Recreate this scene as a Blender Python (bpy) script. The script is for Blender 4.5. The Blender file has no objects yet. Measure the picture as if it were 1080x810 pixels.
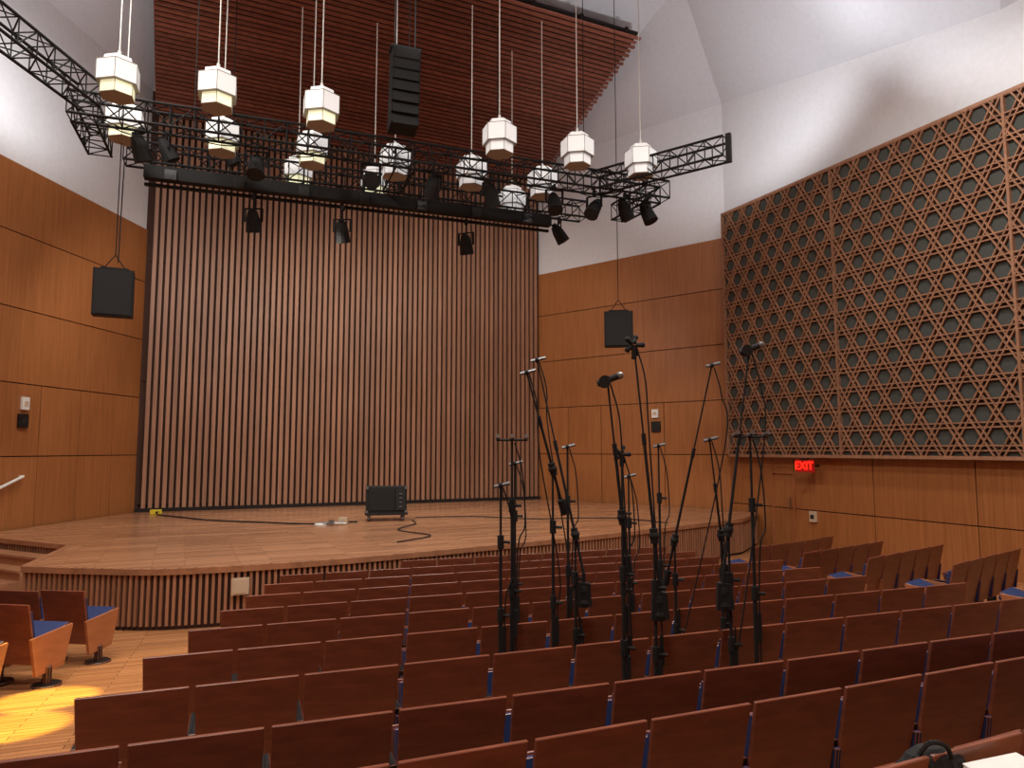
import bpy, bmesh, math, random
from mathutils import Vector, Matrix
random.seed(7)
ZO = 2.55   # hall floor at the stage front is z = 0
scene = bpy.context.scene
try:
    scene.view_settings.view_transform = 'Standard'
    scene.view_settings.look = 'None'
except Exception as e:
    print(e)

# ------------------------------------------------------------------ materials
def lin(c):
    return tuple(((x/255)/12.92 if x/255 <= 0.04045 else (((x/255)+0.055)/1.055)**2.4) for x in c) + (1,)

def base_mat(name):
    m = bpy.data.materials.new(name); m.use_nodes = True
    nt = m.node_tree; b = nt.nodes['Principled BSDF']
    return m, nt, b

def plain(name, c, rough=0.5, metal=0, emit=0, ec=None):
    m, nt, b = base_mat(name)
    tc = nt.nodes.new('ShaderNodeTexCoord'); n = nt.nodes.new('ShaderNodeTexNoise')
    n.inputs['Scale'].default_value = 9
    nt.links.new(tc.outputs['Object'], n.inputs['Vector'])
    mx = nt.nodes.new('ShaderNodeMix'); mx.data_type = 'RGBA'
    L = lin(c)
    mx.inputs[6].default_value = tuple(x*0.92 for x in L[:3])+(1,)
    mx.inputs[7].default_value = tuple(min(1, x*1.06) for x in L[:3])+(1,)
    nt.links.new(n.outputs['Fac'], mx.inputs[0]); nt.links.new(mx.outputs[2], b.inputs['Base Color'])
    b.inputs['Roughness'].default_value = rough; b.inputs['Metallic'].default_value = metal
    if emit:
        b.inputs['Emission Color'].default_value = lin(ec or c); b.inputs['Emission Strength'].default_value = emit
    return m

def wood(name, c1, c2, scale=(20, 20, 1.2), rough=0.4, island=0.3, rot=0.0, spec=0.5):
    m, nt, b = base_mat(name); N = nt.nodes.new; K = nt.links.new
    tc = N('ShaderNodeTexCoord'); mp = N('ShaderNodeMapping')
    mp.inputs['Scale'].default_value = scale; mp.inputs['Rotation'].default_value = (0, 0, rot)
    K(tc.outputs['Object'], mp.inputs['Vector'])
    n = N('ShaderNodeTexNoise'); n.inputs['Scale'].default_value = 1; n.inputs['Detail'].default_value = 6
    n.inputs['Roughness'].default_value = 0.6; n.inputs['Distortion'].default_value = 0.4
    K(mp.outputs[0], n.inputs['Vector'])
    r = N('ShaderNodeValToRGB'); r.color_ramp.elements[0].position = 0.3; r.color_ramp.elements[1].position = 0.7
    r.color_ramp.elements[0].color = lin(c1); r.color_ramp.elements[1].color = lin(c2)
    K(n.outputs['Fac'], r.inputs[0])
    g = N('ShaderNodeNewGeometry'); mr = N('ShaderNodeMapRange')
    mr.inputs['To Min'].default_value = 1-island; mr.inputs['To Max'].default_value = 1+island
    K(g.outputs['Random Per Island'], mr.inputs['Value'])
    hs = N('ShaderNodeHueSaturation'); K(mr.outputs[0], hs.inputs['Value']); K(r.outputs[0], hs.inputs['Color'])
    K(hs.outputs[0], b.inputs['Base Color']); b.inputs['Roughness'].default_value = rough
    b.inputs['Specular IOR Level'].default_value = spec
    return m

def planks(name, c1, c2, c3, rot, rough=0.3, w=1.3, h=0.085):
    m, nt, b = base_mat(name); N = nt.nodes.new; K = nt.links.new
    tc = N('ShaderNodeTexCoord'); mp = N('ShaderNodeMapping'); mp.inputs['Rotation'].default_value = (0, 0, rot)
    K(tc.outputs['Object'], mp.inputs['Vector'])
    br = N('ShaderNodeTexBrick'); br.inputs['Scale'].default_value = 1
    br.inputs['Brick Width'].default_value = w; br.inputs['Row Height'].default_value = h
    br.inputs['Mortar Size'].default_value = 0.004; br.inputs['Color1'].default_value = lin(c1)
    br.inputs['Color2'].default_value = lin(c2); br.inputs['Mortar'].default_value = lin(c3)
    br.offset = 0.37
    K(mp.outputs[0], br.inputs['Vector'])
    mp2 = N('ShaderNodeMapping'); mp2.inputs['Scale'].default_value = (2, 30, 1); K(mp.outputs[0], mp2.inputs['Vector'])
    n = N('ShaderNodeTexNoise'); n.inputs['Scale'].default_value = 1; n.inputs['Detail'].default_value = 5; K(mp2.outputs[0], n.inputs['Vector'])
    mr = N('ShaderNodeMapRange'); mr.inputs['To Min'].default_value = 0.75; mr.inputs['To Max'].default_value = 1.25
    K(n.outputs['Fac'], mr.inputs['Value'])
    hs = N('ShaderNodeHueSaturation'); K(mr.outputs[0], hs.inputs['Value']); K(br.outputs['Color'], hs.inputs['Color'])
    K(hs.outputs[0], b.inputs['Base Color']); b.inputs['Roughness'].default_value = rough
    return m

M = {}
M['wall'] = wood('cherry_veneer', (142, 88, 48), (170, 110, 64), (25, 25, 0.8), 0.38, 0.05)
M['wallgap'] = plain('panel_joint', (60, 32, 18), 0.8)
M['slat'] = wood('slat_walnut', (130, 92, 70), (162, 118, 92), (14, 14, 0.5), 0.5, 0.12)
M['slatback'] = plain('slat_backing', (24, 15, 12), 0.9)
M['slatback2'] = plain('slat_screen_backing', (62, 38, 29), 0.9)
M['canopy'] = wood('canopy_wood', (112, 62, 46), (142, 84, 64), (6, 6, 6), 0.5, 0.2)
M['fascia'] = wood('fascia_wood', (140, 96, 70), (168, 120, 90), (10, 10, 0.8), 0.5, 0.12)
M['nosing'] = wood('nosing_wood', (140, 96, 68), (172, 122, 90), (4, 4, 4), 0.4, 0.05)
M['stage'] = planks('stage_planks', (184, 136, 102), (150, 104, 75), (104, 70, 48), math.radians(-25), 0.25, 1.2, .1)
M['floor'] = planks('hall_floor_planks', (186, 130, 86), (160, 108, 68), (105, 70, 44), math.radians(-20), 0.26)
M['white'] = plain('painted_plaster', (220, 221, 225), 0.8)
M['ceil'] = plain('ceiling_plaster', (204, 206, 213), 0.85)
M['black'] = plain('black_metal', (16, 16, 18), 0.45)
M['blackmatte'] = plain('black_matte', (13, 13, 14), 0.8)
M['grille'] = plain('speaker_grille', (24, 25, 27), 0.8)
M['chrome'] = plain('chrome', (190, 190, 190), 0.25, 1.0)
M['lantern'] = plain('lantern_glass', (236, 236, 234), 0.5, 0, 0.30, (250, 252, 255))
M['lanternedge'] = plain('lantern_frame', (150, 146, 138), 0.5)
M['lanternglow'] = plain('lantern_glow', (255, 250, 215), 0.5, 0, 0.6, (252, 250, 205))
M['seatwood'] = wood('seat_cherry', (106, 57, 40), (138, 78, 56), (3, 3, 14), 0.36, 0.0)
M['seatedge'] = wood('seat_edge', (150, 92, 56), (175, 112, 72), (3, 3, 14), 0.35, 0.0)
M['blue'] = plain('blue_upholstery', (26, 42, 88), 0.9)
M['lattwood'] = wood('lattice_wood', (134, 95, 72), (160, 117, 90), (8, 8, 8), 0.5, 0.12)
M['lattback'] = plain('lattice_backing', (70, 50, 41), 0.85)
M['hex'] = plain('acoustic_felt', (68, 71, 67), 0.9)
M['plastic'] = plain('white_plastic', (225, 225, 220), 0.5)
M['beige'] = plain('beige_plate', (196, 176, 150), 0.5)
M['red'] = plain('exit_red', (255, 30, 20), 0.5, 0, 3.0, (255, 25, 12))
M['redplate'] = plain('exit_plate', (110, 18, 14), 0.5, 0, 0.3, (200, 20, 10))
M['grey'] = plain('grey_metal', (120, 120, 122), 0.4, 0.6)
M['yellow'] = plain('yellow_tag', (225, 205, 60), 0.6)

# ------------------------------------------------------------------ mesh builder
class MB:
    def __init__(s): s.v = []; s.f = []; s.m = []
    def poly(s, pts, mi=0):
        b = len(s.v); s.v += [Vector(p) for p in pts]; s.f.append(tuple(range(b, b+len(pts)))); s.m.append(mi)
    def hexa(s, P, mi=0):
        b = len(s.v); s.v += [Vector(p) for p in P]
        for q in ((0, 3, 2, 1), (4, 5, 6, 7), (0, 1, 5, 4), (1, 2, 6, 5), (2, 3, 7, 6), (3, 0, 4, 7)):
            s.f.append(tuple(b+i for i in q)); s.m.append(mi)
    def box(s, c, size, mi=0, R=None):
        c = Vector(c); x, y, z = size[0]/2, size[1]/2, size[2]/2
        P = [Vector(p) for p in ((-x, -y, -z), (x, -y, -z), (x, y, -z), (-x, y, -z), (-x, -y, z), (x, -y, z), (x, y, z), (-x, y, z))]
        if R is not None: P = [R @ p for p in P]
        s.hexa([c+p for p in P], mi)
    def bar(s, p, q, w, h, mi=0, up=(0, 0, 1)):
        p = Vector(p); q = Vector(q); d = (q-p).normalized(); up = Vector(up)
        a = d.cross(up)
        if a.length < 1e-4: a = d.cross(Vector((1, 0, 0)))
        a.normalize(); u = a.cross(d).normalized(); a = a*w/2; u = u*h/2
        s.hexa([p-a-u, p+a-u, q+a-u, q-a-u, p-a+u, p+a+u, q+a+u, q-a+u], mi)
    def tube(s, p, q, r, n=6, mi=0, r2=None, caps=True):
        p = Vector(p); q = Vector(q); d = (q-p).normalized(); r2 = r if r2 is None else r2
        a = d.cross(Vector((0, 0, 1)))
        if a.length < 1e-3: a = d.cross(Vector((1, 0, 0)))
        a.normalize(); u = d.cross(a)
        b = len(s.v)
        for c, rr in ((p, r), (q, r2)):
            for i in range(n):
                t = 2*math.pi*i/n; s.v.append(c+(a*math.cos(t)+u*math.sin(t))*rr)
        for i in range(n):
            j = (i+1) % n; s.f.append((b+i, b+j, b+n+j, b+n+i)); s.m.append(mi)
        if caps:
            s.f.append(tuple(b+i for i in range(n))[::-1]); s.m.append(mi)
            s.f.append(tuple(b+n+i for i in range(n))); s.m.append(mi)
    def path(s, pts, r, n=6, mi=0):
        for a, b in zip(pts[:-1], pts[1:]): s.tube(a, b, r, n, mi)
    def sphere(s, c, r, mi=0, sc=(1, 1, 1), nu=10, nv=6):
        c = Vector(c); b = len(s.v)
        for j in range(nv+1):
            ph = math.pi*j/nv
            for i in range(nu):
                t = 2*math.pi*i/nu
                s.v.append(c+Vector((r*sc[0]*math.sin(ph)*math.cos(t), r*sc[1]*math.sin(ph)*math.sin(t), r*sc[2]*math.cos(ph))))
        for j in range(nv):
            for i in range(nu):
                k = (i+1) % nu
                s.f.append((b+j*nu+i, b+(j+1)*nu+i, b+(j+1)*nu+k, b+j*nu+k)); s.m.append(mi)
    def prism(s, c, r, h, n=6, mi=0, rot=0.0, r2=None):
        c = Vector(c); r2 = r if r2 is None else r2; b = len(s.v)
        for z, rr in ((0, r), (h, r2)):
            for i in range(n):
                t = rot+2*math.pi*i/n; s.v.append(c+Vector((rr*math.cos(t), rr*math.sin(t), z)))
        for i in range(n):
            j = (i+1) % n; s.f.append((b+i, b+j, b+n+j, b+n+i)); s.m.append(mi)
        s.f.append(tuple(b+i for i in range(n))[::-1]); s.m.append(mi)
        s.f.append(tuple(b+n+i for i in range(n))); s.m.append(mi)
    def mesh(s, name, mats, o=Vector((0, 0, 0)), bevel=0):
        me = bpy.data.meshes.new(name); o = Vector(o)
        me.from_pydata([tuple(p-o) for p in s.v], [], s.f)
        for m in mats: me.materials.append(M[m])
        me.polygons.foreach_set('material_index', s.m); me.update()
        bm = bmesh.new(); bm.from_mesh(me)
        if bevel:
            bmesh.ops.bevel(bm, geom=list(bm.edges), offset=bevel, segments=1, affect='EDGES')
        bmesh.ops.recalc_face_normals(bm, faces=bm.faces); bm.to_mesh(me); bm.free()
        return me
    def build(s, name, mats, o=(0, 0, 0), bevel=0, parent=None):
        me = s.mesh(name, mats, o, bevel)
        ob = bpy.data.objects.new(name, me); scene.collection.objects.link(ob); ob.location = o
        return ob

def V(*a): return Vector(a)

# ------------------------------------------------------------------ plan geometry (camera-eye = z 0 while building)
A_W = math.radians(25)                     # stage back wall direction
dW = V(math.cos(A_W), math.sin(A_W), 0); nW = V(math.sin(A_W), -math.cos(A_W), 0)
L1 = V(-10.35, 19.65, 0); R1 = L1+dW*12.47; R2 = V(6.26, 20.4, 0)
dL = V(-0.087, -0.996, 0).normalized()     # left wall, towards the audience
dR = (R2-R1).normalized()
dT = V(0.4226, -0.9063, 0)                 # lattice wall
L0 = L1+dL*24; R4 = R2+dT*27
STZ = -1.7; FLZ = -2.55
A_S = math.radians(20.5); dS = V(math.cos(A_S), math.sin(A_S), 0); hS = V(-math.sin(A_S), math.cos(A_S), 0)
def floor_z(p):
    s = p[0]*hS.x+p[1]*hS.y
    return max(FLZ, -2.17-(s-4.47)*0.06)

def wall(name, P, d, length, inward, zwood, topz0, topz1, zseams, vlow, zlow, vhigh, zbot=-2.75):
    mb = MB(); n = inward.normalized()
    def pt(s, z, off=0): return P+d*s+n*off+V(0, 0, z)
    th = -0.25
    mb.hexa([pt(0, zbot, th), pt(length, zbot, th), pt(length, zbot, 0), pt(0, zbot, 0),
             pt(0, zwood, th), pt(length, zwood, th), pt(length, zwood, 0), pt(0, zwood, 0)], 1)
    mb.hexa([pt(0, zwood, th), pt(length, zwood, th), pt(length, zwood, 0.0), pt(0, zwood, 0.0),
             pt(0, topz0, th), pt(length, topz1, th), pt(length, topz1, 0.0), pt(0, topz0, 0.0)], 2)
    zs = zseams
    for z0, z1 in zip(zs[:-1], zs[1:]):
        vs = vlow if z1 <= zlow+0.01 else vhigh
        for s0, s1 in zip(vs[:-1], vs[1:]):
            g = 0.012
            mb.hexa([pt(s0+g, z0+g, 0), pt(s1-g, z0+g, 0), pt(s1-g, z0+g, 0.04), pt(s0+g, z0+g, 0.04),
                     pt(s0+g, z1-g, 0), pt(s1-g, z1-g, 0), pt(s1-g, z1-g, 0.04), pt(s0+g, z1-g, 0.04)], 0)
    return mb.build(name, ['wall', 'wallgap', 'white'], P)

inL = V(0.996, -0.087, 0); inR = V(dR.y, -dR.x, 0); inT = V(-0.9063, -0.4226, 0)
if inR.dot(V(0, -1, 0)) < 0: inR = -inR
zs = [-2.7, -0.15, 1.43, 3.05, 4.68, 6.2]
wall('wall_left', L1, dL, 24, inL, 6.2, 10.3, 10.3, zs, [0, 1.1, 2.35, 3.65, 5.0, 7.5, 10, 12.5, 15, 18, 21, 24], 1.43, [0, 6.5, 12, 18, 24])
Rl = (R2-R1).length
wall('wall_stage_right', R1, dR, Rl, inR, 6.2, 10.3, 10.3, zs, [0, 1.3, 2.6, 4.88, Rl], 1.43, [0, Rl])
def latwall():
    mb = MB(); n = inT
    def pt(s, z, off=0): return R2+dT*s+n*off+V(0, 0, z)
    sR3 = 7.9
    for s0, s1, z0, z1 in ((0, sR3, 10.3, 8.6), (sR3, 27, 8.6, 8.6)):
        mb.hexa([pt(s0, -2.75, -0.25), pt(s1, -2.75, -0.25), pt(s1, -2.75, 0), pt(s0, -2.75, 0),
                 pt(s0, z0, -0.25), pt(s1, z1, -0.25), pt(s1, z1, 0), pt(s0, z0, 0)], 2)
    zz = [-2.7, -1.5, -0.18]; vs = [0, 1.6, 2.3, 4.6, 6.9, 9.2, 11.5, 13.8, 18, 22, 27]; g = 0.012
    mb.hexa([pt(0, -2.75, 0), pt(27, -2.75, 0), pt(27, -2.75, 0.01), pt(0, -2.75, 0.01), pt(0, -.17, 0), pt(27, -.17, 0), pt(27, -.17, 0.01), pt(0, -.17, 0.01)], 1)
    for z0, z1 in zip(zz[:-1], zz[1:]):
        for s0, s1 in zip(vs[:-1], vs[1:]):
            mb.hexa([pt(s0+g, z0+g, 0), pt(s1-g, z0+g, 0), pt(s1-g, z0+g, 0.04), pt(s0+g, z0+g, 0.04),
                     pt(s0+g, z1-g, 0), pt(s1-g, z1-g, 0), pt(s1-g, z1-g, 0.04), pt(s0+g, z1-g, 0.04)], 0)
    mb.build('wall_right', ['wall', 'wallgap', 'white'], R2)
latwall()
# door in the lower right wall
mb = MB()
def rp(s, z, off=0): return R2+dT*s+inT*off+V(0, 0, z)
for s in (1.6, 2.32): mb.bar(rp(s, -2.5, .068), rp(s, -.6, .068), .03, .05, 0, up=inT)
mb.bar(rp(1.6, -.6, .068), rp(2.32, -.6, .068), .05, .04, 0)
mb.tube(rp(2.2, -1.5, .10), rp(2.2, -1.2, .10), .015, 8, 1)
mb.build('door_1', ['seatedge', 'chrome'], rp(2, -1.5))
# stage back wall body
mb = MB()
def wp(s, z, off=0): return L1+dW*s+nW*off+V(0, 0, z)
mb.hexa([wp(-.3, -2.75, -.3), wp(12.8, -2.75, -.3), wp(12.8, -2.75, 0), wp(-.3, -2.75, 0), wp(-.3, 10.3, -.3), wp(12.8, 10.3, -.3), wp(12.8, 10.3, 0), wp(-.3, 10.3, 0)], 0)
mb.build('wall_stage_back', ['slatback2'], L1)
# rear wall
mb = MB(); p = L0; q = R4
mb.bar(V(p.x-.3, p.y-.2, 3), V(q.x+.3, q.y-.2, 3), .3, 12, 0)
mb.build('wall_rear', ['wall'], (p+q)/2)

# slat screen
mb = MB(); ns = 72; W = 12.2; sp = W/ns
for i in range(ns):
    s = 0.16+i*sp+sp/2
    z0, z1 = STZ+0.1, 9.55
    w = sp*0.30
    mb.hexa([wp(s-w, z0, .06), wp(s+w, z0, .06), wp(s+w, z0, .15), wp(s-w, z0, .15), wp(s-w, z1, .06), wp(s+w, z1, .06), wp(s+w, z1, .15), wp(s-w, z1, .15)], 0)
for z in (-1.5, 1.9, 5.3, 8.7):
    mb.hexa([wp(.1, z, .01), wp(12.4, z, .01), wp(12.4, z, .06), wp(.1, z, .06), wp(.1, z+.06, .01), wp(12.4, z+.06, .01), wp(12.4, z+.06, .06), wp(.1, z+.06, .06)], 2)
mb.hexa([wp(.05, STZ+.005, .02), wp(12.4, STZ+.005, .02), wp(12.4, STZ+.005, .22), wp(.05, STZ+.005, .22), wp(.05, STZ+.09, .02), wp(12.4, STZ+.09, .02), wp(12.4, STZ+.09, .22), wp(.05, STZ+.09, .22)], 1)
mb.build('wood_slat_screen', ['slat', 'slatback', 'slatback2'], wp(6.2, STZ, .1))

# canopy (slatted acoustic reflector, higher towards the audience)
mb = MB(); T = 6.5; nsl = 42; tl = 0.335
def cp(s, t, up=0): return wp(s, 9.5+tl*t+up, t)
for i in range(nsl):
    t = 0.25+i*(T-.3)/nsl
    mb.bar(cp(0.1, t), cp(12.45+0.05*(i % 2), t), 0.085, 0.06, 0)
for s in [0.4+1.45*k for k in range(9)]:
    mb.bar(cp(s, .2, .12), cp(s, T-.1, .12), 0.08, 0.1, 1)
mb.hexa([cp(.1, .1, .17), cp(12.45, .1, .17), cp(12.45, T-.2, .17), cp(.1, T-.2, .17), cp(.1, .1, .2), cp(12.45, .1, .2), cp(12.45, T-.2, .2), cp(.1, T-.2, .2)], 1)
for s in (2.5, 10.2):
    for t in (1.5, 5.2): mb.tube(cp(s, t, .2), cp(s, t, .75), .02, 6, 2)
mb.build('ceiling_canopy_slats', ['canopy', 'slatback', 'black'], cp(6.2, 3))

# ceiling
C = dict(L0=V(L0.x, L0.y, 10.3), L1=L1+V(0, 0, 10.3), R1=R1+V(0, 0, 10.3), R2=R2+V(0, 0, 10.3), R3=R2+dT*7.9+V(0, 0, 8.6), R4=R4+V(0, 0, 8.6),
         a=V(4.65, 18.5, 12.86), b=V(7.33, 15.5, 10.6), c=V(-6.5, 14.5, 13.3), d=V(3, 4, 12.6), e=V(-7, 0, 12))
mb = MB()
for t in ('L1 R1 a', 'L1 a c', 'R1 R2 a', 'R2 b a', 'R2 R3 b', 'R3 R4 d', 'R3 d b', 'b d a', 'a d c', 'c d e', 'L1 c L0', 'c e L0', 'L0 e R4', 'e d R4'):
    mb.poly([C[k] for k in t.split()])
mb.build('ceiling', ['ceil'])

# hall floor (gently raked, two planes)
mb = MB()
def fp(x, s):
    p = dS*x+hS*s; return V(p.x, p.y, max(FLZ, -2.17-(s-4.47)*.06))
sb = 4.47+(2.55-2.17)/.06
for s0, s1 in ((-14, sb), (sb, 27)):
    mb.hexa([fp(-22, s0)-V(0, 0, .3), fp(24, s0)-V(0, 0, .3), fp(24, s1)-V(0, 0, .3), fp(-22, s1)-V(0, 0, .3), fp(-22, s0), fp(24, s0), fp(24, s1), fp(-22, s1)])
mb.build('floor', ['floor'])

# ------------------------------------------------------------------ stage
ctrl = [V(-7.1, 10.6, 0), V(-6.0, 10.42, 0), V(-4.76, 10.4, 0), V(-2.8, 11.24, 0), V(-.34, 12.9, 0), V(1.92, 14.6, 0), V(5.6, 17.7, 0)]
def catmull(P, n=8):
    out = []
    Q = [P[0]*2-P[1]]+P+[P[-1]*2-P[-2]]
    for i in range(1, len(Q)-2):
        for k in range(n):
            t = k/n; a, b, c, d = Q[i-1:i+3]
            out.append(0.5*((2*b)+(c-a)*t+(2*a-5*b+4*c-d)*t*t+(3*b-a-3*c+d)*t**3))
    out.append(P[-1]); return out
edge = catmull(ctrl)
edgeL = [V(-10.68, 14.35, 0), V(-7.85, 12.9, 0)]
wR = R2+dT*1.0+inT*.12
outline = edgeL+edge+[wR, R2+(inR+inT)*.08, R1+inR*.08+V(-.05, -.05, 0), L1+V(.12, -.02, 0)]
mb = MB()
top = [p+V(0, 0, STZ) for p in outline]
mb.poly(top, 0); mb.poly([p+V(0, 0, FLZ) for p in outline][::-1], 1)
for i in range(len(outline)):
    p, q = outline[i], outline[(i+1) % len(outline)]
    mb.poly([p+V(0, 0, FLZ), q+V(0, 0, FLZ), q+V(0, 0, STZ), p+V(0, 0, STZ)], 1)
full = edgeL+edge+[wR]
for p, q in zip(full[:-1], full[1:]):
    d = (q-p); dn = d.normalized(); o = V(dn.y, -dn.x, 0)
    mb.bar(p+o*.02+V(0, 0, STZ-.035)-dn*.01, q+o*.02+V(0, 0, STZ-.035)+dn*.01, .1, .085, 2)
acc = 0; stp = .085
for p, q in zip(full[:-1], full[1:]):
    d = q-p; L = d.length; dn = d/L; o = V(dn.y, -dn.x, 0)
    s = stp-acc if acc > 0 else 0
    while s < L:
        c = p+dn*s+o*.02; zz0 = FLZ+.06
        mb.bar(V(c.x, c.y, zz0), V(c.x, c.y, STZ-.08), .052, .04, 3, up=(dn.x, dn.y, 0)); s += stp
    acc = (L-(s-stp)) % stp
mb.build('stage_platform', ['stage', 'slatback2', 'nosing', 'fascia'], (-2, 16, STZ), 0)
# outlet panel on the fascia
c = V(-3.98, 10.63, -1.98); e1 = (V(-2.8, 11.24, 0)-V(-4.76, 10.4, 0)).normalized(); o1 = V(e1.y, -e1.x, 0)
mb = MB(); R = Matrix((e1, -o1, V(0, 0, 1))).transposed()
mb.box(c+o1*.08, (.24, .03, .24), 0, R); mb.box(c+o1*.1, (.19, .012, .19), 1, R)
mb.build('floor_box_panel', ['beige', 'beige'], c)
# steps at the left of the stage
mb = MB(); a0 = V(-7.95, 12.85, 0); a1 = V(-10.62, 14.23, 0); dd = (a1-a0).normalized(); oo = V(-dd.y, dd.x, 0)
if oo.dot(V(-1, -1, 0)) < 0: oo = -oo
for i in range(4):
    z = STZ-.17*(i+1); w0 = .08+.32*i; w1 = w0+.32
    b0, b1 = a1+oo*w0-dd*w0*.42, a1+oo*w1-dd*w1*.42
    mb.hexa([a0+oo*w0+V(0, 0, FLZ), b0+V(0, 0, FLZ), b1+V(0, 0, FLZ), a0+oo*w1+V(0, 0, FLZ),
             a0+oo*w0+V(0, 0, z), b0+V(0, 0, z), b1+V(0, 0, z), a0+oo*w1+V(0, 0, z)], 0)
    mb.bar(a0+oo*(w1+.01)+V(0, 0, z-.02), b1+oo*.01+V(0, 0, z-.02), .04, .04, 1)
mb.build('stage_steps', ['nosing', 'fascia'], a0)
# handrail on left wall
mb = MB(); h0 = L1+dL*4.15+inL*.14; h1 = L1+dL*6.5+inL*.14
mb.tube(h0+V(0, 0, -.58), h1+V(0, 0, -1.4), .032, 8, 0)
mb.tube(h0+V(0, 0, -.58), h0-inL*.09+V(0, 0, -.58), .024, 6, 0); mb.tube(h0+dL*1+V(0, 0, -.93), h0+dL*1-inL*.09+V(0, 0, -1.03), .018, 6, 0)
mb.build('wall_handrail', ['plastic'], h0)

# ------------------------------------------------------------------ lattice panel (kagome pattern)
def lattice():
    mb = MB(); n = inT; Lx = 13.0; z0, z1 = -.2, 6.8; off = .3; sA = .2
    def pt(s, z, o=0): return R2+dT*s+n*o+V(0, 0, z)
    def slab(s0, s1, za, zb, o0, o1, mi):
        mb.hexa([pt(s0, za, o0), pt(s1, za, o0), pt(s1, za, o1), pt(s0, za, o1), pt(s0, zb, o0), pt(s1, zb, o0), pt(s1, zb, o1), pt(s0, zb, o1)], mi)
    slab(sA, Lx, z0, z1, .045, off-.06, 1)
    slab(sA, sA+.07, z0, z1, .045, off+.03, 0); slab(sA, Lx, z1-.07, z1, .045, off+.03, 0); slab(sA, Lx, z0, z0+.07, .045, off+.03, 0)
    sd = .45; d = sd/math.sin(math.radians(60)); lo0 = sA+.07
    def line(nx, nz, c, w, o0, o1):
        dx, dz = -nz, nx; px, pz = nx*c, nz*c; t0, t1 = -99, 99
        for pp, dv, lo, hi in ((px, dx, lo0, Lx), (pz, dz, 0.07, z1-z0-.07)):
            if abs(dv) < 1e-6:
                if pp < lo or pp > hi: return
            else:
                a, b = (lo-pp)/dv, (hi-pp)/dv
                t0 = max(t0, min(a, b)); t1 = min(t1, max(a, b))
        if t1-t0 < .05: return
        p = (px+dx*t0, pz+dz*t0); q = (px+dx*t1, pz+dz*t1)
        mb.bar(pt(p[0], z0+p[1], (o0+o1)/2), pt(q[0], z0+q[1], (o0+o1)/2), o1-o0, w, 0, up=(dT*nx+V(0, 0, 1)*nz))
    for fam, ang in enumerate((90, 30, 150)):
        nx, nz = math.cos(math.radians(ang)), math.sin(math.radians(ang))
        oz = .002*fam
        for j in range(-32, 60):
            c = (j+.5)*sd
            for e in (-.048, .048):
                line(nx, nz, c+e, .028, off-.03+oz, off+.02+oz)
    r = (sd-.13)/2/math.cos(math.radians(30))
    for row in range(0, 17):
        zc = row*sd
        if zc > z1-z0+.3: break
        for col in range(0, 26):
            xc = col*d+(d/2 if row % 2 else 0)
            pts = [(xc+r*math.cos(math.radians(60*k)), zc+r*math.sin(math.radians(60*k))) for k in range(6)]
            pts = [(min(max(x, lo0), Lx), min(max(z, .07), z1-z0-.07)) for x, z in pts]
            if max(p[0] for p in pts)-min(p[0] for p in pts) < .05 or max(p[1] for p in pts)-min(p[1] for p in pts) < .05: continue
            mb.poly([pt(x, z0+z, off-.05) for x, z in pts], 2)
    for s in (4.0, 8.0, 12.0): slab(s-.025, s+.025, z0+.05, z1-.05, off-.05, off+.035, 0)
    mb.build('lattice_acoustic_panel', ['lattwood', 'lattback', 'hex'], pt(6, 3))
lattice()

# ------------------------------------------------------------------ seats
def seat_mesh(name, down):
    mb = MB()
    def lean(z): return -.10-(z-.30)*.22
    def backslab(z0, z1, w0, w1, o0, o1, mi):
        y0, y1 = lean(z0), lean(z1)
        mb.hexa([(-w0, y0+o0, z0), (w0, y0+o0, z0), (w0, y0+o1, z0), (-w0, y0+o1, z0),
                 (-w1, y1+o0, z1), (w1, y1+o0, z1), (w1, y1+o1, z1), (-w1, y1+o1, z1)], mi)
    backslab(.24, .87, .264, .276, -.012, .012, 0)
    backslab(.40, .79, .25, .255, .013, .055, 1)
    if down:
        R = Matrix.Rotation(math.radians(18), 3, 'X')
        mb.box((0, .17, .46), (.48, .44, .09), 1, R); mb.box((0, .17, .395), (.49, .45, .02), 3, R)
    else:
        R = Matrix.Rotation(math.radians(76), 3, 'X')
        mb.box((0, .02, .50), (.49, .36, .05), 1, R); mb.box((0, .06, .50), (.50, .37, .02), 0, R)
    for sx in (-1, 1):
        x = sx*.283
        if down:
            mb.hexa([(x-.016, -.12, .13), (x+.016, -.12, .13), (x+.016, .26, .15), (x-.016, .26, .15), (x-.016, -.2, .52), (x+.016, -.2, .52), (x+.016, .36, .56), (x-.016, .36, .56)], 3)
            mb.tube((x, .05, 0), (x, .05, .022), .14, 16, 2); mb.tube((x, .05, .02), (x, .05, .2), .045, 10, 2)
        else:
            mb.hexa([(x-.01, -.14, .26), (x+.01, -.14, .26), (x+.01, .12, .30), (x-.01, .12, .30), (x-.01, -.18, .55), (x+.01, -.18, .55), (x+.01, .14, .55), (x-.01, .14, .55)], 1)
            mb.box((x, .03, .57), (.03, .36, .03), 2)
            mb.box((x, .03, .16), (.028, .12, .32), 2)
            mb.box((x, .03, .012), (.028, .34, .024), 2)
    mb.tube((-.28, .03, .3), (.28, .03, .3), .02, 6, 2)
    return mb.mesh(name, ['seatwood', 'blue', 'black', 'seatedge'], bevel=.004)
SM = seat_mesh('auditorium_seat_tipped', False); SD = seat_mesh('auditorium_seat_open', True)
def seat(p, ang, down=False):
    ob = bpy.data.objects.new('auditorium_seat', SD if down else SM); scene.collection.objects.link(ob)
    ob.location = (p.x, p.y, floor_z(p)+.005); ob.rotation_euler = (0, 0, ang+random.uniform(-.012, .012))
PITCH = .585
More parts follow.
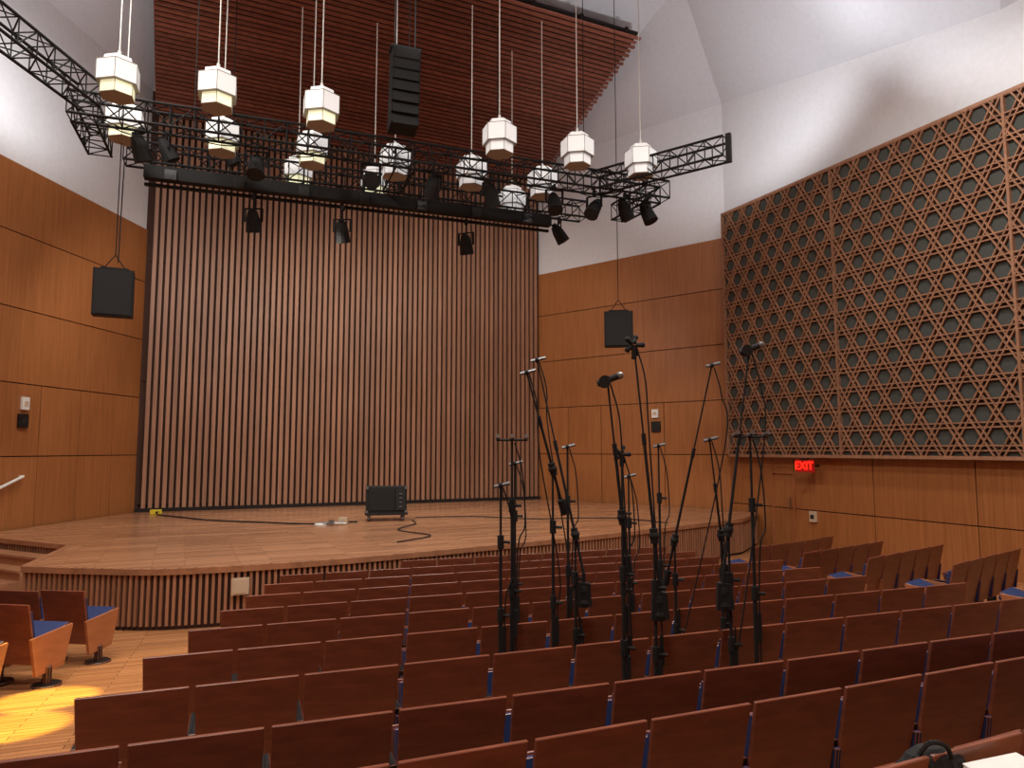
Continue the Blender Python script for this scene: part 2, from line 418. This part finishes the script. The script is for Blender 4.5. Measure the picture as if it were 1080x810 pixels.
ends = {-3: 4.6, -2: 5.0, -1: 5.6, 0: 5.3, 1: 4.5, 2: 4.2, 3: 3.8, 4: 3.5, 5: 3.1, 6: 2.8, 7: 2.5}
def row_def(k):
    if k == 7: return V(-1.7, 10.95, 0), A_S
    if k == -2: return V(-2.09, 2.24, 0), math.radians(22.5)
    if k == -3: return V(0.0, 2.12, 0), math.radians(25)
    return V(-2.33-.12*k, 3.9+.93*k, 0), A_S
for k in range(-3, 8):
    P0, ar = row_def(k); dr = V(math.cos(ar), math.sin(ar), 0); hr = V(-dr.y, dr.x, 0)
    i = 0
    while True:
        p = P0+dr*(PITCH*(i+.5))
        if p.x > ends[k]: break
        seat(p+hr*.2, ar); i += 1
# left side section
for P, ang, n in ((V(-5.1, 7.6, 0), math.radians(-8), 6), (V(-5.15, 8.6, 0), math.radians(-8), 6), (V(-5.1, 6.6, 0), math.radians(-8), 5), (V(-5.1, 5.6, 0), math.radians(-8), 4)):
    d = V(math.cos(ang), math.sin(ang), 0)
    for i in range(n): seat(P-d*(PITCH*i), ang, True)
# right side section
for P in (V(4.0, 12.4, 0), V(4.35, 11.2, 0), V(4.85, 10.25, 0), V(5.45, 9.3, 0), V(6.05, 8.35, 0)):
    ang = math.radians(41); d = V(math.cos(ang), math.sin(ang), 0)
    for i in range(5): seat(P+d*(PITCH*(i+.3)), ang, i < 1)

# ------------------------------------------------------------------ truss rig
def truss(mb, p, q, w=.4, r=.026, rd=.013):
    p = Vector(p); q = Vector(q); d = (q-p); L = d.length; d.normalize()
    a = d.cross(V(0, 0, 1)).normalized()*w/2; u = V(0, 0, w/2)
    cs = [a+u, a-u, -a-u, -a+u]
    for c in cs: mb.tube(p+c, q+c, r, 6, 0)
    n = max(1, round(L/w)); st = L/n
    for k in range(n+1):
        for i in range(4):
            mb.tube(p+d*st*k+cs[i], p+d*st*k+cs[(i+1) % 4], rd, 4, 0, caps=False)
            if k < n:
                if k % 2: mb.tube(p+d*st*k+cs[i], p+d*st*(k+1)+cs[(i+1) % 4], rd, 4, 0, caps=False)
                else: mb.tube(p+d*st*k+cs[(i+1) % 4], p+d*st*(k+1)+cs[i], rd, 4, 0, caps=False)
TZ = 6.0
F0 = V(-7.75, 11.95, TZ); F1 = F0+dS*12.1
B0 = F0+hS*1.9+dS*.6; B1 = F1+hS*1.9-dS*1.2
mb = MB()
truss(mb, F0, F1); truss(mb, B0, B1); truss(mb, F0+dS*.2+hS*.2, B0-hS*.2-dS*.4)
truss(mb, F1-dS*.2+hS*.2, B1-hS*.2+dS*.9); truss(mb, F0+dS*6+hS*.2, F0+dS*6+hS*1.7)
truss(mb, V(-7.2, 11.6, TZ), V(-7.35, 8.2, TZ)); truss(mb, V(1.9, 15.6, TZ), V(4.3, 13.75, TZ))
mb.box((4.33, 13.72, TZ), (.1, .08, .6), 0, Matrix.Rotation(math.radians(-38), 3, 'Z'))
for p in (F0+dS*2, F0+dS*6, F0+dS*10, B0+dS*2, B0+dS*8):
    mb.tube(p+V(0, 0, .2), V(p.x, p.y, 10.4), .010, 5, 0)
mb.build('lighting_truss', ['blackmatte'], F0+dS*6)
# solid electric batten
mb = MB(); E0 = V(-7.45, 13.95, 5.6); E1 = E0+dS*8.95
mb.bar(E0, E1, .22, .27, 0); mb.bar(E0+V(0, 0, -.22)+hS*.1, E1+V(0, 0, -.22)+hS*.1, .06, .06, 0)
for k in range(7):
    p = E0+dS*(.5+1.3*k); mb.tube(p, p+V(0, 0, .5)-hS*.1, .02, 6, 0); mb.box(p+V(0, 0, -.05)-hS*.13, (.22, .1, .2), 1, Matrix.Rotation(A_S, 3, 'Z'))
mb.build('electric_batten', ['blackmatte', 'black'], E0)

def lantern(p, glow=False):
    mb = MB(); p = Vector(p); n = 6; r0 = A_S+math.radians(30)
    mb.prism(p+V(0, 0, -.06), .345, .34, n, 0, r0); mb.prism(p+V(0, 0, -.26), .275, .2, n, 2 if glow else 0, r0)
    mb.prism(p+V(0, 0, .28), .25, .12, n, 0, r0, .23)
    for z in (-.065, .275): mb.prism(p+V(0, 0, z), .35, .012, n, 1, r0)
    mb.prism(p+V(0, 0, -.265), .28, .012, n, 1, r0)
    for i in range(n):
        t = r0+2*math.pi*i/n; c = V(math.cos(t), math.sin(t), 0)
        mb.tube(p+c*.276+V(0, 0, -.26), p+c*.276+V(0, 0, -.06), .007, 4, 1); mb.tube(p+c*.346+V(0, 0, -.06), p+c*.346+V(0, 0, .28), .007, 4, 1)
    mb.tube(p+V(0, 0, .39), p+V(0, 0, 4.0), .011, 6, 3)
    mb.tube(p+V(0, 0, .39), p+V(0, 0, .55), .028, 6, 3)
    mb.build('lantern_pendant', ['lantern', 'lanternedge', 'lanternglow', 'plastic'], p)
for x, y in ((-6.6, 11.4), (-5.1, 11.8), (-3.48, 12.46), (-.25, 13.7), (1.36, 14.3), (2.78, 14.85)): lantern((x, y, 6.12), x < -3)
for i in range(6): lantern((-7.3+1.6*i, 12.9+.6*i, 6.05), i < 3)
for i in (1, 2, 4): lantern((-6.4+1.6*i, 14.85+.6*i, 6.1), i < 3)

# line array loudspeaker
mb = MB(); p = V(-2.1, 13.3, 0); R = Matrix.Rotation(A_S, 3, 'Z')
for i in range(7):
    z = 7.62-.215*i; tilt = Matrix.Rotation(math.radians(-2*i), 3, 'X')
    mb.box(p+V(0, 0, z)-hS*(-.01*i*i*.3), (.54, .4, .20), 0, R @ tilt); mb.box(p+V(0, 0, z)-hS*(.2-.01*i*i*.3), (.48, .03, .17), 1, R @ tilt)
mb.bar(p-dS*.3+V(0, 0, 7.78), p+dS*.3+V(0, 0, 7.78), .3, .05, 0)
for s in (-.2, .2): mb.tube(p+dS*s+V(0, 0, 7.75), p+dS*s+V(0, 0, 10.6), .014, 5, 0)
mb.build('line_array_loudspeaker', ['blackmatte', 'grille'], p+V(0, 0, 7))

def hung_speaker(p, ang, w, h, ztop):
    mb = MB(); p = Vector(p); R = Matrix.Rotation(ang, 3, 'Z') @ Matrix.Rotation(math.radians(4), 3, 'X')
    mb.box(p, (w, .45, h), 0, R); mb.box(p+R @ V(0, -.235, 0), (w*.92, .02, h*.94), 1, R)
    for s in (-.2, .2): mb.tube(p+R @ V(s, 0, h/2), p+V(0, 0, h/2+.3), .01, 5, 0)
    mb.tube(p+V(0, 0, h/2+.3), V(p.x, p.y, ztop), .01, 5, 0)
    mb.box(p+R @ V(0, 0, h/2+.02), (w*.7, .2, .05), 0, R)
    mb.build('hanging_loudspeaker', ['blackmatte', 'grille'], p)
hung_speaker((-7.4, 13, 2.88), math.radians(26), .66, .86, 5.8)
hung_speaker((2.5, 16.5, 2.8), math.radians(-8), .66, .82, 11)

def spot(p, aim, s=1.0, hang=.35):
    mb = MB(); p = Vector(p); d = Vector(aim).normalized(); side = d.cross(V(0, 0, 1)).normalized()
    mb.tube(p-d*.2*s, p-d*.05*s, .09*s, 12, 0, .13*s); mb.tube(p-d*.05*s, p+d*.2*s, .13*s, 12, 0, .15*s)
    mb.tube(p+d*.195*s, p+d*.205*s, .12*s, 12, 1); mb.tube(p-d*.26*s, p-d*.2*s, .06*s, 8, 0)
    for g in (-1, 1):
        mb.bar(p+side*.165*s*g, p+side*.165*s*g+V(0, 0, .26*s), .02, .05, 0, up=side)
    mb.bar(p-side*.175*s+V(0, 0, .26*s), p+side*.175*s+V(0, 0, .26*s), .05, .02, 0)
    mb.tube(p+V(0, 0, .26*s), p+V(0, 0, hang+.1), .02, 6, 0); mb.box(p+V(0, 0, hang), (.08, .08, .12), 0)
    mb.build('stage_spotlight', ['blackmatte', 'grille'], p)
def along(O, s, dz): return O+dS*s+V(0, 0, dz)
for s, dz, aim in ((1.1, -.5, (.2, .4, -1)), (3.1, -.55, (.1, -.4, -.8)), (5.3, -.5, (.3, -.8, -.5)), (6.6, -.5, (-.3, .5, -.8)), (7.9, -.5, (.2, .5, -1)), (9.4, -.5, (.1, -.5, -1)), (10.4, -.5, (-.4, -.5, -.8)), (11.2, -.45, (.4, .2, -1)), (11.8, -.45, (.4, -.2, -1))):
    spot(along(F0, s, dz)+hS*.3, aim, 1.15)
for s, dz, aim in ((2.1, -.8, (0, .3, -1)), (3.95, -.82, (0, .5, -1)), (6.8, -.82, (.1, .3, -1)), (9.2, -.3, (.6, .1, -1)), (0.4, .5, (.5, .3, -1)), (1.6, .6, (.5, .3, -1))):
    spot(along(E0, s, dz), aim, 1.1, .55 if dz < -.5 else .35)
# drooping cables on the rig
mb = MB()
def sag(a, b, d, n=8):
    a = Vector(a); b = Vector(b)
    return [a.lerp(b, i/n)-V(0, 0, d*4*(i/n)*(1-i/n)) for i in range(n+1)]
for k in range(8): mb.path(sag(F0+dS*(1.3*k+.5)+V(0, 0, -.2), F0+dS*(1.3*k+1.8)+V(0, 0, -.2), .12+.1*random.random()), .012, 5)
mb.path(sag(B0+V(0, 0, -.2), V(-7.4, 13.1, 3.5), -.2), .012, 5)
mb.build('rig_cables', ['blackmatte'], F0)

# ------------------------------------------------------------------ mic stands
def snap_y(x, y):
    best = None
    for k in range(-2, 7):
        P0, ar = row_def(k); yr = P0.y+math.tan(ar)*(x-P0.x)+.76
        if best is None or abs(yr-y) < abs(best-y): best = yr
    return best
def mic_stand(base, zp, tip=None, mic='pencil', bag=False, tbar=False, fr=.2):
    x, y = base; yn = snap_y(x, y); f = yn/y; x, y = x*f, yn
    zp = zp*f
    if tip is not None: tip = Vector(tip)*f
    fz = floor_z(V(x, y, 0)); mb = MB(); B = V(x, y, fz)
    for i in range(3):
        t = .5+i*2.094; c = V(math.cos(t), math.sin(t), 0)
        mb.tube(B+c*fr+V(0, 0, .02), B+V(0, 0, .42), .012, 6, 0); mb.tube(B+c*fr*.55+V(0, 0, .2), B+V(0, 0, .16), .008, 5, 0)
        mb.sphere(B+c*fr+V(0, 0, .02), .02, 0)
    H = zp-fz
    mb.tube(B+V(0, 0, .12), B+V(0, 0, H*.5), .017, 8, 0); mb.tube(B+V(0, 0, H*.5), B+V(0, 0, H*.78), .012, 8, 0); mb.tube(B+V(0, 0, H*.78), B+V(0, 0, H), .009, 8, 0)
    for g in (.18, .5, .78):
        mb.tube(B+V(0, 0, H*g-.05), B+V(0, 0, H*g+.05), .025, 8, 0); mb.tube(B+V(0, 0, H*g), B+V(.07, -.02, H*g), .012, 6, 0)
    top = B+V(0, 0, H)
    if tip is not None:
        dv = (tip-top).normalized(); tail = top-dv*.3
        mb.sphere(top, .036, 0); mb.tube(top-dv*.05, top+dv*.05, .028, 8, 0)
        mid = top+dv*(tip-top).length*.5
        mb.tube(tail, mid, .011, 8, 0); mb.tube(mid, tip, .007, 8, 0); mb.tube(mid-dv*.04, mid+dv*.04, .016, 8, 0)
        if bag:
            c = tail+V(0, 0, -.13)
            mb.hexa([c+V(-.06, -.03, -.13), c+V(.06, -.04, -.12), c+V(.06, .04, -.12), c+V(-.05, .04, -.13), c+V(-.045, -.025, .06), c+V(.05, -.03, .05), c+V(.05, .03, .05), c+V(-.045, .03, .06)], 1)
            mb.sphere(c+V(.005, 0, -.1), .068, 1, (.95, .65, .6)); mb.sphere(c+V(0, 0, -.01), .058, 1, (.9, .65, 1.2))
            mb.tube(tail+V(0, 0, -.09), tail, .016, 6, 1)
        else: mb.tube(tail-dv*.08, tail+dv*.04, .03, 8, 0)
        end = tip
    else: end = top; dv = V(0, 0, 1)
    if tbar:
        mb.tube(end-V(.12, 0, 0), end+V(.12, 0, 0), .010, 6, 0)
        for s in (-.11, .11, 0): mb.tube(end+V(s, .03, .01), end+V(s, -.08, .03), .016, 8, 2)
    elif mic == 'pencil':
        mb.tube(end+V(-.05, 0, -.01), end+V(.07, 0, .02), .014, 8, 2); mb.sphere(end, .022, 0)
    elif mic == 'large':
        mb.tube(end+V(-.07, 0, -.015), end+V(.08, -.02, .04), .022, 10, 0); mb.tube(end+V(-.02, -.03, 0), end+V(-.02, .03, 0), .042, 12, 0)
        mb.sphere(end+V(.08, -.02, .04), .026, 2)
    elif mic == 'cluster':
        for t in range(5):
            c = V(.06*math.cos(t*1.26), .035*math.sin(t*2), .06*math.sin(t*1.26)); mb.tube(end+c*.3, end+c*1.0, .016, 8, 0); mb.sphere(end+c*1.0, .02, 0)
        mb.tube(end+V(0, 0, -.1), end, .018, 8, 0)
    e = end; pts = [e+V(.02, 0, -.02), e+V(.08, .02, -.25), e+V(.1, .02, -.65), V(x+.05, y, min(zp, e.z)-.8), V(x+.03, y, fz+.9), V(x+.04, y, fz+.1)]
    P = catmull(pts, 5); mb.path(P, .006, 5, 1)
    mb.tube(B+V(.02, 0, H*.35), B+V(.02, 0, H*.35+.2), .024, 7, 1)
    mb.build('microphone_stand', ['blackmatte', 'blackmatte', 'grey'], B)
g = .82
for b, zp, tip, mic, bag, tb in (
    ((0.0, 6.8), .09, None, '', False, True), ((-.11, 7.0), -.35, None, 'pencil', False, False),
    ((.56, 6.4), -.75, (.23, 6.5, .82), 'pencil', True, False), ((.42, 7.4), -.2, (.15, 7.2, .78), 'pencil', False, False),
    ((.98, 6.4), -.6, (.85, 6.3, .60), 'large', False, False), ((1.24, 6.3), -.75, (1.09, 6.3, .93), 'cluster', True, False),
    ((1.64, 8.0), .04, None, 'pencil', False, False), ((1.62, 7.2), -.9, (1.98, 7.0, .83), 'pencil', False, False),
    ((1.95, 6.5), -.72, (2.22, 6.6, .92), 'large', True, False), ((2.27, 6.8), .12, None, '', False, True),
    ((.62, 8.0), .03, None, 'pencil', False, False), ((1.12, 7.3), -.05, None, 'cluster', False, False),
    ((.03, 7.6), -.15, None, 'pencil', False, False), ((1.3, 8.0), -.3, None, 'pencil', False, False), ((2.2, 7.6), -.9, (2.05, 7.4, .1), 'pencil', False, False)):
    mic_stand((b[0]*g, b[1]*g), zp*g, None if tip is None else tuple(c*g for c in tip), mic, bag, tb)

# ------------------------------------------------------------------ stage equipment
mb = MB(); p = V(-3.05, 17.4, STZ+.01); R = Matrix.Rotation(math.radians(12), 3, 'Z')
mb.box(p+V(0, 0, .17), (1.0, .75, .06), 0, R)
for a in (-.4, .4):
    for c in (-.28, .28):
        q = p+R @ V(a, c, 0); mb.tube(q+V(-.025, 0, .065), q+V(.025, 0, .065), .06, 12, 2); mb.box(q+V(0, 0, .12), (.06, .06, .06), 2)
mb.box(p+V(0, 0, .5), (.96, .7, .6), 0, R)
mb.box(p+R @ V(-.12, -.355, .5), (.6, .02, .5), 0, R); mb.box(p+R @ V(.33, -.36, .5), (.22, .03, .5), 1, R)
for dz in (.34, .44, .54, .64): mb.box(p+R @ V(.33, -.38, dz), (.08, .015, .03), 2, R)
for sx in (-.47, .47):
    mb.box(p+R @ V(sx*1.03, 0, .6), (.02, .2, .08), 2, R)
for a in (-.46, .46):
    for z in (.22, .78): mb.box(p+R @ V(a, -.335, z), (.07, .07, .07), 2, R)
mb.build('bass_amplifier_case', ['blackmatte', 'grille', 'grey', 'black'], p, .004)
mb = MB(); q = V(-4.3, 16.2, STZ+.005)
mb.tube(q, q+V(0, 0, .03), .14, 14, 0); mb.tube(q+V(.05, 0, .05), q+V(.5, .1, .06), .02, 8, 1); mb.tube(q+V(.1, .1, .04), q+V(.6, -.1, .05), .018, 8, 0)
mb.box(q+V(.45, .25, .08), (.2, .14, .14), 2); mb.box(q+V(.25, -.05, .07), (.1, .1, .1), 1); mb.tube(q+V(-.15, .1, .03), q+V(.2, .2, .03), .02, 8, 1)
mb.build('microphone_parts', ['plastic', 'grey', 'beige'], q)
mb = MB()
for pts, r in (([V(-9.15, 18.6, STZ), V(-8.6, 18.2, STZ), V(-7.2, 17.2, STZ), V(-5.8, 16.7, STZ), V(-4.6, 16.35, STZ), V(-4.0, 16.75, STZ), V(-3.6, 16.8, STZ)], .018),
               ([V(-2.4, 17.3, STZ), V(-2.2, 16.4, STZ), V(-2.4, 15.2, STZ), V(-1.6, 14.2, STZ), V(-2.1, 13.2, STZ)], .013),
               ([V(-2.4, 17.9, STZ), V(-1.0, 18.2, STZ), V(.5, 17.6, STZ), V(2.5, 17.8, STZ), V(3.6, 16.6, STZ)], .013)):
    mb.path([a+V(0, 0, r+.004) for a in catmull(pts, 8)], r, 5)
mb.build('stage_cable', ['blackmatte'], (-3, 16, STZ))
mb = MB(); q = V(-9.35, 18.9, STZ+.005); mb.box(q+V(0, 0, .06), (.24, .16, .12), 0); mb.tube(q+V(.1, -.1, .06), q+V(.1, -.16, .06), .04, 8, 1)
mb.build('stage_power_box', ['yellow', 'blackmatte'], q, .005)

# wall devices
def wallbox(name, P, d, n, s, z, w, h, mat, t=.06):
    mb = MB(); c = P+d*s+n*(.045+t/2)+V(0, 0, z); R = Matrix((d, n, V(0, 0, 1))).transposed()
    mb.box(c, (w, t, h), 0, R); mb.box(c+n*(t/2), (w*.6, .02, h*.4), 1, R)
    return mb.build(name, [mat, 'grille' if mat != 'plastic' else 'beige'], c, .004)
wallbox('fire_alarm_strobe', L1, dL, inL, 4.15, 1.0, .2, .28, 'plastic'); wallbox('wall_monitor_speaker', L1, dL, inL, 4.18, .62, .26, .3, 'black')
wallbox('fire_alarm_strobe', R1, dR, inR, 4.6, 1.1, .22, .26, 'plastic'); wallbox('wall_monitor_speaker', R1, dR, inR, 4.62, .7, .3, .32, 'black')
wallbox('light_switch_plate', R2, dT, inT, 2.9, -1.65, .2, .26, 'beige')
# EXIT sign
c = R2+dT*3.1+inT*.5+V(0, 0, -.4); mb = MB(); R = Matrix((dT, -inT, V(0, 0, 1))).transposed()
mb.box(c, (.52, .06, .3), 0, R); mb.box(c+V(0, 0, .16), (.2, .08, .04), 1, R)
mb.bar(c+V(0, 0, 0)-inT*.03, c-inT*.45, .05, .05, 1)
ex = mb.build('exit_sign', ['redplate', 'black'], c)
cu = bpy.data.curves.new('exit_letters', 'FONT'); cu.body = 'EXIT'; cu.size = .27; cu.align_x = 'CENTER'; cu.align_y = 'CENTER'; cu.extrude = .006; cu.offset = .004
cu.materials.append(M['red']); to = bpy.data.objects.new('exit_letters', cu); scene.collection.objects.link(to)
to.parent = ex
xa = dT; za = inT; ya = V(0, 0, 1)
if xa.cross(ya).dot(za) < 0: xa = -xa
to.matrix_local = Matrix.Translation(inT*.036) @ Matrix((xa, ya, za)).transposed().to_4x4()

# bag and laptop on the nearest seats
mb = MB(); p = V(1.63, 2.9, -1.27)
mb.sphere(p, .13, 0, (.95, .6, .95), 14, 8); mb.sphere(p+V(.07, .02, .03), .09, 0, (1.0, .7, .8)); mb.sphere(p+V(-.06, 0, .0), .09, 0, (.9, .7, .9))
mb.path(catmull([p+V(-.07, -.05, .1), p+V(-.03, -.06, .15), p+V(.03, -.06, .14), p+V(.06, -.05, .09)], 4), .009, 6)
mb.build('black_backpack', ['blackmatte'], p)
mb = MB(); p = V(1.92, 2.83, -1.24); R = Matrix.Rotation(math.radians(20), 3, 'Z') @ Matrix.Rotation(math.radians(8), 3, 'X')
mb.box(p, (.30, .22, .014), 0, R); mb.box(p+R @ V(0, 0, .012), (.30, .22, .006), 0, R)
mb.build('silver_laptop', ['plastic'], p, .003)

# ------------------------------------------------------------------ lights
def area(name, loc, size, power, col=(1, .94, .87), target=None):
    l = bpy.data.lights.new(name, 'AREA'); l.shape = 'DISK'; l.size = size; l.energy = power; l.color = col
    o = bpy.data.objects.new(name, l); scene.collection.objects.link(o); o.location = loc
    if target is not None: o.rotation_euler = (Vector(target)-Vector(loc)).to_track_quat('-Z', 'Y').to_euler()
    return o
def sp(name, loc, target, power, ang, col=(1, .92, .82), blend=.6, r=.15):
    l = bpy.data.lights.new(name, 'SPOT'); l.energy = power; l.spot_size = math.radians(ang); l.spot_blend = blend; l.color = col; l.shadow_soft_size = r
    o = bpy.data.objects.new(name, l); scene.collection.objects.link(o); o.location = loc
    o.rotation_euler = (Vector(target)-Vector(loc)).to_track_quat('-Z', 'Y').to_euler()
area('house_light', (-5, 6, 9.6), 1.2, 540); area('house_light', (2.5, 6, 9.6), 1.2, 620)
area('house_light', (6.5, 10, 8.4), 1.0, 400); area('house_light', (-1, -1, 9.5), 1.5, 600)
area('house_light', (-7, 10.5, 9.5), 1.0, 320)
sp('stage_wash_light', (-4.1, 15.6, 5.1), (-3.9, 22, 1.0), 520, 125)
sp('stage_wash_light', (-.2, 17.0, 5.1), (-1, 24, 1.0), 430, 125)
sp('stage_wash_light', (-7.0, 14.6, 5.1), (-8.3, 20, 1.0), 400, 125)
sp('stage_down_light', (-4, 14.9, 4.9), (-4, 15, STZ), 480, 110); sp('stage_down_light', (0, 16.4, 4.9), (0, 17, STZ), 400, 110)
sp('aisle_light', (-4.2, 7.6, 5.0), (-4.5, 7.1, -2.4), 9000, 8, (1, .85, .1), .5, .03)
sp('aisle_light', (-3.9, 6.6, 5.0), (-4.25, 6.25, -2.4), 9000, 8, (1, .85, .1), .5, .03)
sp('aisle_light', (-3.0, 8.6, 6.5), (-3.6, 7.8, -2.4), 1800, 26, (1, .8, .5), .8, .1)
sp('fill_uplight', (6.0, 14, 7.2), (9, 11, 12), 400, 140, (.97, .98, 1)); sp('fill_uplight', (4.6, 15.6, 7.2), (6, 19, 12), 480, 140, (.97, .98, 1))  # added fill, no fixture here: brightens the right upper wall and ceiling
sp('fill_uplight', (-8.5, 13.5, 7.0), (-11, 15, 10), 240, 140, (.97, .98, 1)); sp('fill_uplight', (-2, 12, 8.2), (-1, 17, 13), 170, 150, (1, .95, .9))  # more added fill without fixtures, for the left upper wall and canopy

w = bpy.data.worlds.new('room_ambient'); scene.world = w; w.use_nodes = True
w.node_tree.nodes['Background'].inputs[0].default_value = (1, .97, .93, 1); w.node_tree.nodes['Background'].inputs[1].default_value = 0.3

# camera
cam = bpy.data.cameras.new('camera'); co = bpy.data.objects.new('camera', cam); scene.collection.objects.link(co)
cam.sensor_width = 36; cam.lens = 25.0; cam.clip_end = 200; co.rotation_euler = (math.radians(95.26), 0, 0); co.location = (0, 0, 0)
scene.camera = co
# lift everything so that the hall floor by the stage is at z = 0
for o in scene.objects:
    if o.parent is None: o.location.z += ZO
